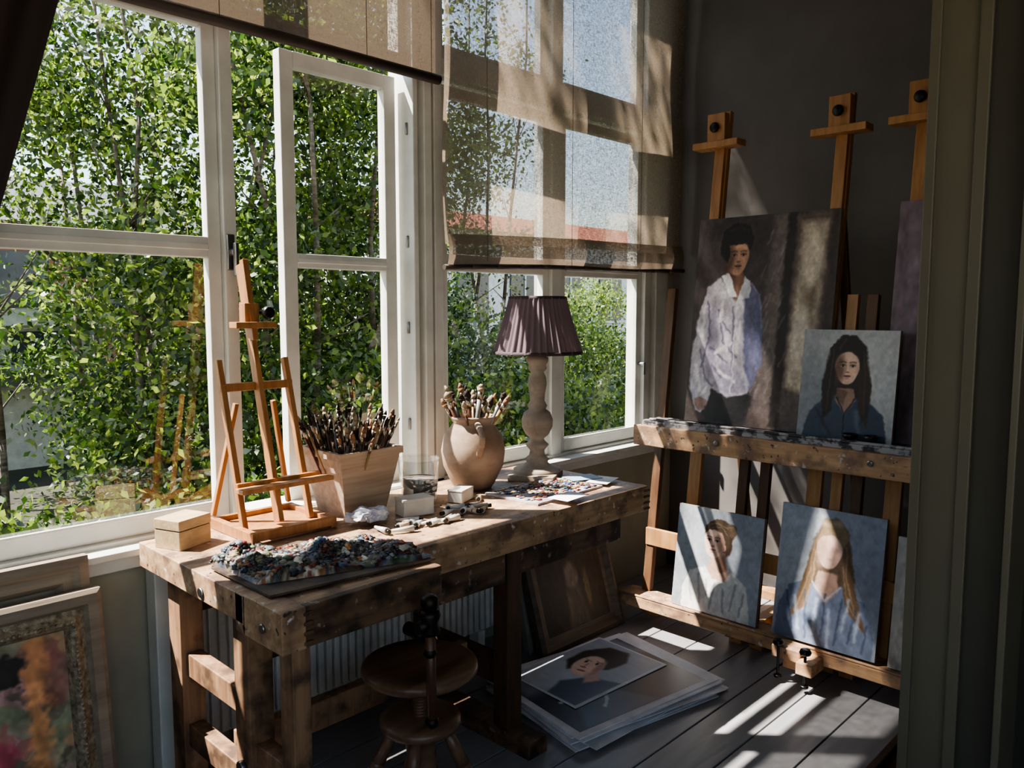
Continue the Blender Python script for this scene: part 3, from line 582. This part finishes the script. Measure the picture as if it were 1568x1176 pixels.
def purple():
    A=Art(90,1.8,(.48,.41,.46),.03,5)
    for k in range(60):
        x=random.random();y=random.random()*1.8; A.line([(x,y),(x+.1,y+.22)],.05,random.choice([(.54,.47,.52),(.40,.34,.39),(.58,.52,.58)]),.5,.06)
    A.poly([(0,0),(1,0),(1,.8),(.3,.7),(.05,.3)],(.32,.28,.32),.1,.8); A.brush(.2,20,10); return A.out()
def plain():
    A=Art(60,1.3,(.70,.68,.64),.03,6); A.ell(.5,.6,.3,.4,(.5,.45,.4),.8); A.brush(.15); return A.out()
def colourful():
    A=Art(190,1.0,(.56,.54,.42),.05,7)
    for k in range(90):
        x=random.random();y=random.random(); A.ell(x,y,random.uniform(.03,.10),random.uniform(.04,.14),random.choice([(.46,.52,.40),(.64,.38,.35),(.84,.60,.42),(.70,.66,.52),(.34,.32,.28),(.70,.50,.54),(.60,.58,.48)]),.3,random.uniform(-1,1),.7)
    A.ell(.52,.84,.30,.12,(.18,.16,.14),.15); A.ell(.50,.70,.12,.13,(.78,.60,.48),.2); A.poly([(.25,.02),(.30,.45),(.45,.60),(.62,.58),(.74,.4),(.78,.02)],(.70,.30,.36),.03)
    A.poly([(.42,.05),(.46,.5),(.56,.5),(.60,.05)],(.84,.78,.66),.03,.8); A.line([(.86,.95),(.84,.3)],.09,(.90,.60,.36),.8,.04); A.brush(.25,18,14); return A.out()
def oldpic():
    A=Art(110,.85,(.18,.16,.15),.02,8)
    A.ell(.5,.45,.1,.14,(.44,.38,.33),.4); A.poly([(.35,0),(.38,.35),(.62,.35),(.66,0)],(.30,.26,.23),.05); A.ell(.72,.3,.04,.18,(.38,.34,.20),.6)
    A.ell(.42,.18,.05,.12,(.40,.34,.29),.6); A.brush(.25); return A.out()
def canvas(name,C,y0,x0,z0,w,h,lean,th=.02,ysk=0):
    b=MB(); v=Vector((lean,0,1)).normalized(); u=Vector((ysk,-1,0)).normalized(); n=u.cross(v)
    o=Vector((x0,y0,z0))
    cc=o+u*w/2+v*h/2-n*(th/2+.0006); R=Matrix((u,v,n)).transposed()
    b.box(cc,(w,h,th),1,R); b.paint(o,u,v,w,h,C,0); return b.build(name,[M_paint,M_canvas])
canvas('man_portrait_painting',man(),1.995,3.205,.985,.655,.935,.115,.022)
canvas('purple_painting',purple(),1.115,3.215,.985,.50,.94,.115,.018)
canvas('dark_haired_girl_portrait',girl_dark(),1.43,3.155,.985,.375,.437,.12)
canvas('girl_with_bun_portrait',girl_bun(),1.97,3.085,.145,.42,.465,.13)
canvas('faceless_girl_portrait',girl_noface(),1.468,3.065,.155,.418,.548,.14)
canvas('blank_study_painting',plain(),1.01,3.085,.145,.34,.5,.13)
# ---------------------------------------------------------------- easels
def ex(z): return 3.14+.12*z
def studio_easel(name,Y,legs,ztop):
    b=MB()
    b.beam((ex(.05)+.025,Y,.05),(ex(ztop)+.025,Y,ztop),.062,.03,0); b.beam((ex(1.2)+.0,Y,1.2),(ex(ztop-.15)+.0,Y,ztop-.15),.05,.02,0)
    z=ztop-.16; b.beam((ex(z)-.02,Y-.115,z),(ex(z)-.02,Y+.115,z),.03,.085,0,ref=(1,0,0)); b.bb(ex(z)-.05,ex(z)-.008,Y-.045,Y+.045,z+.01,z+.14,0)
    b.lathe([(0,-.01),(.02,-.01),(.024,0),(.02,.012),(0,.014)],(ex(z)-.062,Y,z+.075),14,2,R=Matrix.Rotation(-math.pi/2,3,'Y'))
    b.cyl((ex(z)-.06,Y,z+.075),(ex(z),Y,z+.075),.006,.006,8,2)
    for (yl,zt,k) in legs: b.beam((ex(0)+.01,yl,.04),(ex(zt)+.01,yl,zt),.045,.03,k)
    ys=[l[0] for l in legs]+[Y]
    b.beam((ex(.4)-.01,min(ys)-.02,.405),(ex(.4)-.01,max(ys)+.02,.405),.02,.085,0,ref=(0,0,1))
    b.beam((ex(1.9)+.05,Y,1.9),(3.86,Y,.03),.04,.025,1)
    for yl in (min(ys),max(ys)): b.bb(3.19,3.88,yl-.03,yl+.03,0,.05,0)
    b.bb(3.80,3.88,min(ys),max(ys),0.0,.045,0)
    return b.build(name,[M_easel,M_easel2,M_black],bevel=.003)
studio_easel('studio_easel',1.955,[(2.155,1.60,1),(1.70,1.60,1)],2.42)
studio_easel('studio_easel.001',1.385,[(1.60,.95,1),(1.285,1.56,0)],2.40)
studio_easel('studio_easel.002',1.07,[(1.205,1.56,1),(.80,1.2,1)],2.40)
b=MB(); b.bb(3.10,3.245,.68,2.16,.955,.982,1); b.bb(3.075,3.105,.66,2.19,.865,.960,0); b.bb(3.10,3.115,.68,2.12,.982,.994,1)
for y in(1.75,1.1): b.cyl((3.075,y,.92),(3.066,y,.92),.012,.012,12,2)
b.bb(3.04,3.18,.68,2.25,.09,.142,0); b.bb(3.04,3.052,.68,2.25,.142,.152,0)
b.bb(3.0,3.32,1.32,1.385,.055,.105,0); b.bb(2.93,3.05,1.235,1.30,.075,.125,0); b.bb(2.97,3.04,1.30,1.42,.10,.15,0)
for (x,y) in((2.97,1.39),(2.95,1.27)):
    b.cyl((x,y,.03),(x,y,.16),.006,.006,8,3); b.lathe([(0,0),(.02,0),(.024,.01),(.018,.024),(0,.026)],(x,y,.155),12,3); b.lathe([(0,0),(.016,0),(.016,.012),(0,.012)],(x,y,.02),10,3)
b.build('easel_shelf',[M_shelf,M_tray,M_steel,M_black],bevel=.004)
b=MB()
for y,r in((1.20,.030),(1.12,.028)): b.lathe([(0,0),(r*.6,0),(r*.9,.012),(r,.022),(r*.94,.022),(r*.8,.012),(0,.006)],(3.125,y,.995),24,0)
b.build('paint_dish',mat('dark_dish',(.20,.18,.17),.3))
# ---------------------------------------------------------------- leaning frames
M_old=wood('old_frame_wood',(.58,.53,.47),(.46,.41,.36),'X'); M_sil=mat('silvered_moulding',(.70,.66,.58),.42,(.44,.40,.34),(60,60,60),metal=.35,bump=.5)
b=MB(); v=Vector((0,.13,1)).normalized(); u=Vector((1,0,0)); n=u.cross(v); o=Vector((.02,2.325,.03)); w,h=.75,.68
b.frame(o,u,v,w,h,.10,[(0,-.03),(0,.012),(.12,.02),(.38,.02),(.48,.006),(.60,.012),(.80,.03),(.9,.02),(1,-.005)],[0,0,0,0,1,1,1,1])
b.box(o+u*w/2+v*h/2-n*.025,(w-.02,h-.02,.01),2,Matrix((u,v,n)).transposed())
b.paint(o+u*.095+v*.095-n*.004,u,v,w-.19,h-.19,colourful(),3)
for k in range(46):
    t=.085+(w-.17)*k/45; 
    for q in(.078,h-.078): b.blob(o+u*t+v*q+n*.024,.0065,1,.1)
for k in range(42):
    t=.085+(h-.17)*k/41
    for q in(.078,w-.078): b.blob(o+u*q+v*t+n*.024,.0065,1,.1)
b.build('ornate_picture_frame',[M_old,M_sil,M_canvas,M_paint])
b=MB(); v=Vector((0,.04,1)).normalized(); n=u.cross(v); o=Vector((-.1,2.44,.0)); w,h=.86,.79
b.frame(o,u,v,w,h,.085,[(0,-.02),(0,.012),(.3,.018),(.5,.006),(.8,.010),(1,-.005)],0); b.box(o+u*w/2+v*h/2-n*.015,(w-.02,h-.02,.008),1,Matrix((u,v,n)).transposed())
b.build('plain_picture_frame',[M_old,M_canvas])
M_dk=wood('dark_frame_wood',(.38,.34,.30),(.26,.22,.19),'X')
b=MB(); v=Vector((0,.30,1)).normalized(); n=u.cross(v); o=Vector((2.45,2.20,.0)); w,h=.58,.56
b.frame(o,u,v,w,h,.075,[(0,-.03),(0,.01),(.3,.018),(.7,.0),(1,-.005)],0); b.box(o+u*w/2+v*h/2-n*.02,(w-.02,h-.02,.01),0,Matrix((u,v,n)).transposed())
b.paint(o+u*.07+v*.07-n*.004,u,v,w-.14,h-.14,oldpic(),1); b.build('dark_framed_painting',[M_dk,M_paint])
b=MB(); v=Vector((0,.22,1)).normalized(); n=u.cross(v); o=Vector((2.44,2.275,.0)); w,h=.62,.62
b.frame(o,u,v,w,h,.06,[(0,-.02),(0,.01),(.5,.015),(1,-.005)],0); b.box(o+u*w/2+v*h/2-n*.015,(w-.02,h-.02,.01),0,Matrix((u,v,n)).transposed()); b.build('dark_framed_painting.001',[mat('grey_frame',(.50,.48,.45),.5)])
# ---------------------------------------------------------------- prints on floor
def pr1():
    A=Art(150,.75,(.15,.16,.21),.01,9); A.poly([(0,.45),(1,.5),(1,.8),(0,.8)],(.48,.51,.56),.1); A.poly([(.05,.0),(.25,.35),(.45,.30),(.6,0)],(.25,.29,.37),.03)
    A.line([(.12,.30),(.30,.34),(.42,.24)],.03,(.80,.81,.84),.9); A.line([(.42,.24),(.30,.12)],.02,(.7,.72,.76),.8); A.poly([(.6,.0),(.8,.3),(1,.2),(1,0)],(.18,.20,.27),.05); return A.out()
def pr2():
    A=Art(220,.66,(.62,.65,.70),.006,10); A.ell(.2,.5,.3,.3,(.72,.75,.79),.6); A.poly([(0,0),(.0,.28),(.2,.34),(.40,.24),(.5,.0)],(.26,.31,.41),.03)
    A.poly([(.38,.45),(.5,.56),(.72,.58),(.92,.48),(.95,.30),(.8,.2),(.6,.22)],(.21,.16,.13),.03)
    A.ell(.54,.37,.19,.12,(.90,.75,.66),.15,.25); A.poly([(.3,.2),(.42,.30),(.5,.24),(.42,.14)],(.78,.62,.54),.03)
    A.ell(.58,.29,.13,.03,(.62,.47,.42),.7,.25,.8)
    for (x,y) in((.585,.435),(.615,.345)): A.ell(x,y,.024,.013,(.15,.1,.08),.4,.25); A.line([(x+.03,y-.03),(x+.035,y+.035)],.008,(.3,.22,.18),.8)
    A.line([(.50,.385),(.57,.395)],.014,(.66,.50,.44),.8); A.ell(.495,.385,.012,.028,(.56,.40,.35),.5,.25); A.ell(.44,.355,.015,.036,(.64,.34,.32),.4,.25)
    A.brush(.05); return A.out()
b=MB(); rr=random.Random(4); z=.002
for k in range(9):
    a=math.radians(-9+rr.uniform(-6,6)); w,h=rr.uniform(.70,.78),rr.uniform(.54,.58); cx,cy=2.42+rr.uniform(-.03,.03),1.855+rr.uniform(-.02,.02)
    b.box((cx,cy,z+.0025),(w,h,.004),0,Matrix.Rotation(a,3,'Z')); z+=.0045
a=math.radians(-9); u=Vector((math.cos(a),math.sin(a),0)); v=Vector((-math.sin(a),math.cos(a),0)); c=Vector((2.42,1.855,z))
b.box(c+Vector((0,0,.002)),(.74,.56,.003),0,Matrix.Rotation(a,3,'Z')); b.paint(c-u*.34-v*.25+Vector((0,0,.0042)),u,v,.66,.495,pr1(),1)
a=math.radians(-4); u=Vector((math.cos(a),math.sin(a),0)); v=Vector((-math.sin(a),math.cos(a),0)); c=Vector((2.44,1.94,z+.006))
b.box(c+Vector((0,0,.001)),(.54,.37,.002),0,Matrix.Rotation(a,3,'Z')); b.paint(c-u*.26-v*.172+Vector((0,0,.0027)),u,v,.52,.343,pr2(),1)
b.build('print_stack',[M_paper,M_photo])
# ---------------------------------------------------------------- OUTDOORS
LM=[leafmat('leaf_mid',(.28,.36,.19),(.41,.51,.20)),leafmat('leaf_dark',(.16,.23,.13),(.20,.30,.12)),leafmat('leaf_bright',(.42,.49,.28),(.62,.69,.31)),leafmat('leaf_grey',(.50,.53,.47),(.46,.51,.36))]
M_bark=mat('birch_bark',(.50,.46,.41),.8,(.26,.23,.19),(8,8,30))
def leafmesh(name,clusters,size,mats,parent=None,weights=None):
    P=[]
    for (c,sg,n) in clusters: P.append(np.array(c)+RNG.randn(n,3)*np.array(sg))
    P=np.concatenate(P); n=len(P)
    d=RNG.randn(n,3); d[:,2]-=.4; d/=np.linalg.norm(d,axis=1)[:,None]
    e=RNG.randn(n,3); e-= (e*d).sum(1)[:,None]*d; e/=np.linalg.norm(e,axis=1)[:,None]
    s=size*RNG.uniform(.5,1.25,n)[:,None]
    V=np.stack([P-d*s*.5,P+e*s*.32-d*s*.08,P+d*s*.6,P-e*s*.32-d*s*.08],1).reshape(-1,3)
    me=bpy.data.meshes.new(name); me.vertices.add(n*4); me.vertices.foreach_set('co',V.ravel())
    me.loops.add(n*4); me.loops.foreach_set('vertex_index',np.arange(n*4)); me.polygons.add(n)
    me.polygons.foreach_set('loop_start',np.arange(0,n*4,4)); me.polygons.foreach_set('loop_total',np.full(n,4))
    for m in mats: me.materials.append(m)
    w=weights or [.45,.23,.26,.06]
    me.polygons.foreach_set('material_index',RNG.choice(len(mats),n,p=w).astype(np.int32)); me.update(); me.validate()
    o=bpy.data.objects.new(name,me); S.collection.objects.link(o)
    if parent: o.parent=parent
    return o
def tree(x,y,H,R,z1,nc,nl,size=.066,weights=None,name='garden_tree',sg=.19):
    E=bpy.data.objects.new(name,None); S.collection.objects.link(E)
    b=MB(); rr=random.Random(int(x*100+y*37)); cl=[]
    for k in range(3):
        a=rr.uniform(0,6.28); p=Vector((x+.1*math.cos(a),y+.1*math.sin(a),-.6)); r=.042
        for s in range(6):
            q=p+Vector((rr.uniform(-.18,.18)+.12*math.cos(a),rr.uniform(-.15,.15)+.1*math.sin(a),(H+.3)/6)); b.cyl(p,q,r,r*.8,8,0); 
            for t in range(2):
                e=q+Vector((rr.uniform(-1,1)*R*.5,rr.uniform(-1,1)*R*.5,rr.uniform(.1,.7))); b.cyl(q,e,r*.3,.005,6,0)
            p=q; r*=.8
    o=b.build('trunk',[M_bark]); o.parent=E
    for k in range(nc):
        a=rr.uniform(0,6.28); q=math.sqrt(rr.random())*R; z=rr.uniform(z1,H); q*=(1-.5*max(0,(z-H*.6)/(H*.4)))
        f=rr.uniform(.6,1.5); cl.append(((x+q*math.cos(a),y+q*math.sin(a),z),(sg*f,sg*f,sg*.75*f),int(nl*f*f*.9)))
    leafmesh('leaves',cl,size,LM,E,weights)
tree(1.9,7.9,5.6,1.2,2.2,42,230)
tree(2.9,6.5,5.2,.95,.3,62,230)
tree(3.7,6.0,5.2,1.1,.0,92,250)
tree(4.9,7.0,6.2,1.2,.3,100,250)
tree(5.8,7.6,5.6,1.1,.0,70,220,weights=[.4,.5,.05,.05])
tree(.6,7.5,5.5,1.1,2.7,20,190)
tree(3.3,9.5,7.0,1.6,.8,52,220,.085,weights=[.4,.42,.15,.03])
tree(1.2,9.9,6.5,1.5,3.4,18,180,.085)
tree(5.2,9.8,7.0,1.8,.2,72,220,.085,weights=[.35,.52,.10,.03])
tree(8.4,8.6,6.4,1.0,1.4,44,170,weights=[.35,.6,.0,.05])
tree(.5,5.5,9.8,1.3,7.7,22,66,.10,sg=.20)
def hedge(name,x0,x1,y,z1,n,nl,w=None,size=.06):
    cl=[]
    for k in range(n):
        xx=RNG.uniform(x0,x1); cl.append(((xx,y+RNG.uniform(-.45,.45),RNG.uniform(-.3,z1+.15*math.sin(xx*3))),(.17,.17,.13),nl))
    return leafmesh(name,cl,size,LM,None,w)
hedge('ivy_hedge',3.4,12,7.2,1.2,200,190)
hedge('ivy_hedge.001',3.3,6.2,4.7,.85,90,190,[.3,.25,.35,.1])
hedge('garden_shrub',.2,3.0,5.0,.25,70,180,[.4,.38,.17,.05])
hedge('garden_shrub.001',2.2,3.0,7.2,.7,30,200,[.4,.45,.1,.05])
hedge('climbing_ivy',9.6,11.6,8.6,1.9,70,180,[.3,.1,.5,.1])
b=MB(); b.sheet(lambda u,v:(-15+u*60,2.76+v*50,-.55),4,4,0,False); b.sheet(lambda u,v:(-16+u*40,-20+v*18.3,-.3),2,2,1,False); b.sheet(lambda u,v:(-16+u*14.3,-1.7+v*4.4,-.3),2,2,1,False)
b.build('garden_ground',[mat('garden_soil',(.22,.23,.16),.95,(.13,.12,.09),(2,2,2)),mat('terrace_paving',(.6,.58,.54),.9)])
M_wh=mat('white_render',(.90,.90,.88),.8); M_red=mat('red_roof_tiles',(.60,.33,.24),.8,(.46,.25,.18),(6,6,6)); M_dkw=mat('dark_pane',(.25,.28,.32),.15); M_gr=mat('grey_roofing',(.36,.37,.38),.8)
def roof(b,x0,x1,y0,y1,z0,z1,m): b.add([(x0,y0,z0),(x1,y0,z0),(x1,y1,z0),(x0,y1,z0),(x0,(y0+y1)/2,z1),(x1,(y0+y1)/2,z1)],[(0,1,5,4),(2,3,4,5),(0,4,3),(1,2,5),(3,2,1,0)],m)
b=MB(); b.bb(13,32,18,21,-.6,3.9,0); roof(b,12.6,32.4,17.6,21.4,3.9,4.65,1)
for k in range(8):
    x=13.8+k*2.3; b.bb(x,x+1.3,17.93,18.0,1.1,2.6,2); b.bb(x-.06,x+1.36,17.9,17.95,1.0,1.08,0); b.bb(x+.62,x+.68,17.9,17.94,1.1,2.6,0)
b.build('white_house',[M_wh,M_red,M_dkw])
b=MB(); b.bb(-1,3.9,11.6,13.9,-.6,1.30,0); b.bb(-1.2,4.1,11.4,14.1,1.30,1.52,2); b.bb(-1.2,4.1,11.38,14.1,1.52,1.58,1); b.bb(-1.1,4.0,11.2,11.6,.55,.72,1)
for k in range(3): b.bb(.2+k*1.3,.9+k*1.3,11.56,11.6,.8,1.22,3)
b.build('garden_shed',[mat('shed_light_render',(.80,.80,.78),.8),M_gr,mat('fascia_pale',(.86,.87,.88),.6),M_dkw])
b=MB(); b.bb(-4,9,19,24,-.6,3.3,0); roof(b,-4.3,9.3,18.7,24.3,3.3,4.6,1)
for k in range(5): b.bb(-2.5+k*2.2,-1.3+k*2.2,18.94,19,1.6,2.7,2); b.bb(-2.6+k*2.2,-1.2+k*2.2,18.9,18.95,1.5,1.58,3)
b.build('brick_house',[mat('brick_wall',(.58,.40,.33),.9,(.48,.32,.26),(4,4,12)),M_gr,M_dkw,M_wh])
# ---------------------------------------------------------------- light
w=bpy.data.worlds.new('sky'); S.world=w; w.use_nodes=True; nt=w.node_tree; nt.nodes.clear()
o=nt.nodes.new('ShaderNodeOutputWorld'); bg=nt.nodes.new('ShaderNodeBackground'); sk=nt.nodes.new('ShaderNodeTexSky')
sk.sky_type='NISHITA'; sk.sun_disc=False; sk.sun_elevation=math.radians(55); sk.sun_rotation=math.radians(-41)
sk.air_density=1.3; sk.dust_density=.4; bg.inputs[1].default_value=.235
hs=nt.nodes.new('ShaderNodeHueSaturation'); hs.inputs['Saturation'].default_value=.85
nt.links.new(sk.outputs[0],hs.inputs['Color']); nt.links.new(hs.outputs[0],bg.inputs[0]); nt.links.new(bg.outputs[0],o.inputs[0])
sd=Vector((.87,-1,-1.9)).normalized()
sl=bpy.data.lights.new('sun','SUN'); sl.energy=15.5; sl.angle=math.radians(.53); sl.color=(1,.93,.83)
so=bpy.data.objects.new('sun',sl); S.collection.objects.link(so); so.rotation_euler=sd.to_track_quat('-Z','Y').to_euler(); so.location=(-3,6,9)
# ---------------------------------------------------------------- camera
cam=bpy.data.cameras.new('camera'); cam.lens=28; cam.sensor_width=36; cam.clip_start=.05; cam.clip_end=200
co=bpy.data.objects.new('camera',cam); S.collection.objects.link(co)
co.location=(0,0,1.5); co.rotation_euler=(math.radians(90-5.35),0,math.radians(-45.8)); S.camera=co
S.view_settings.view_transform='AgX'; S.view_settings.look='AgX - Medium High Contrast'; S.view_settings.exposure=1.08
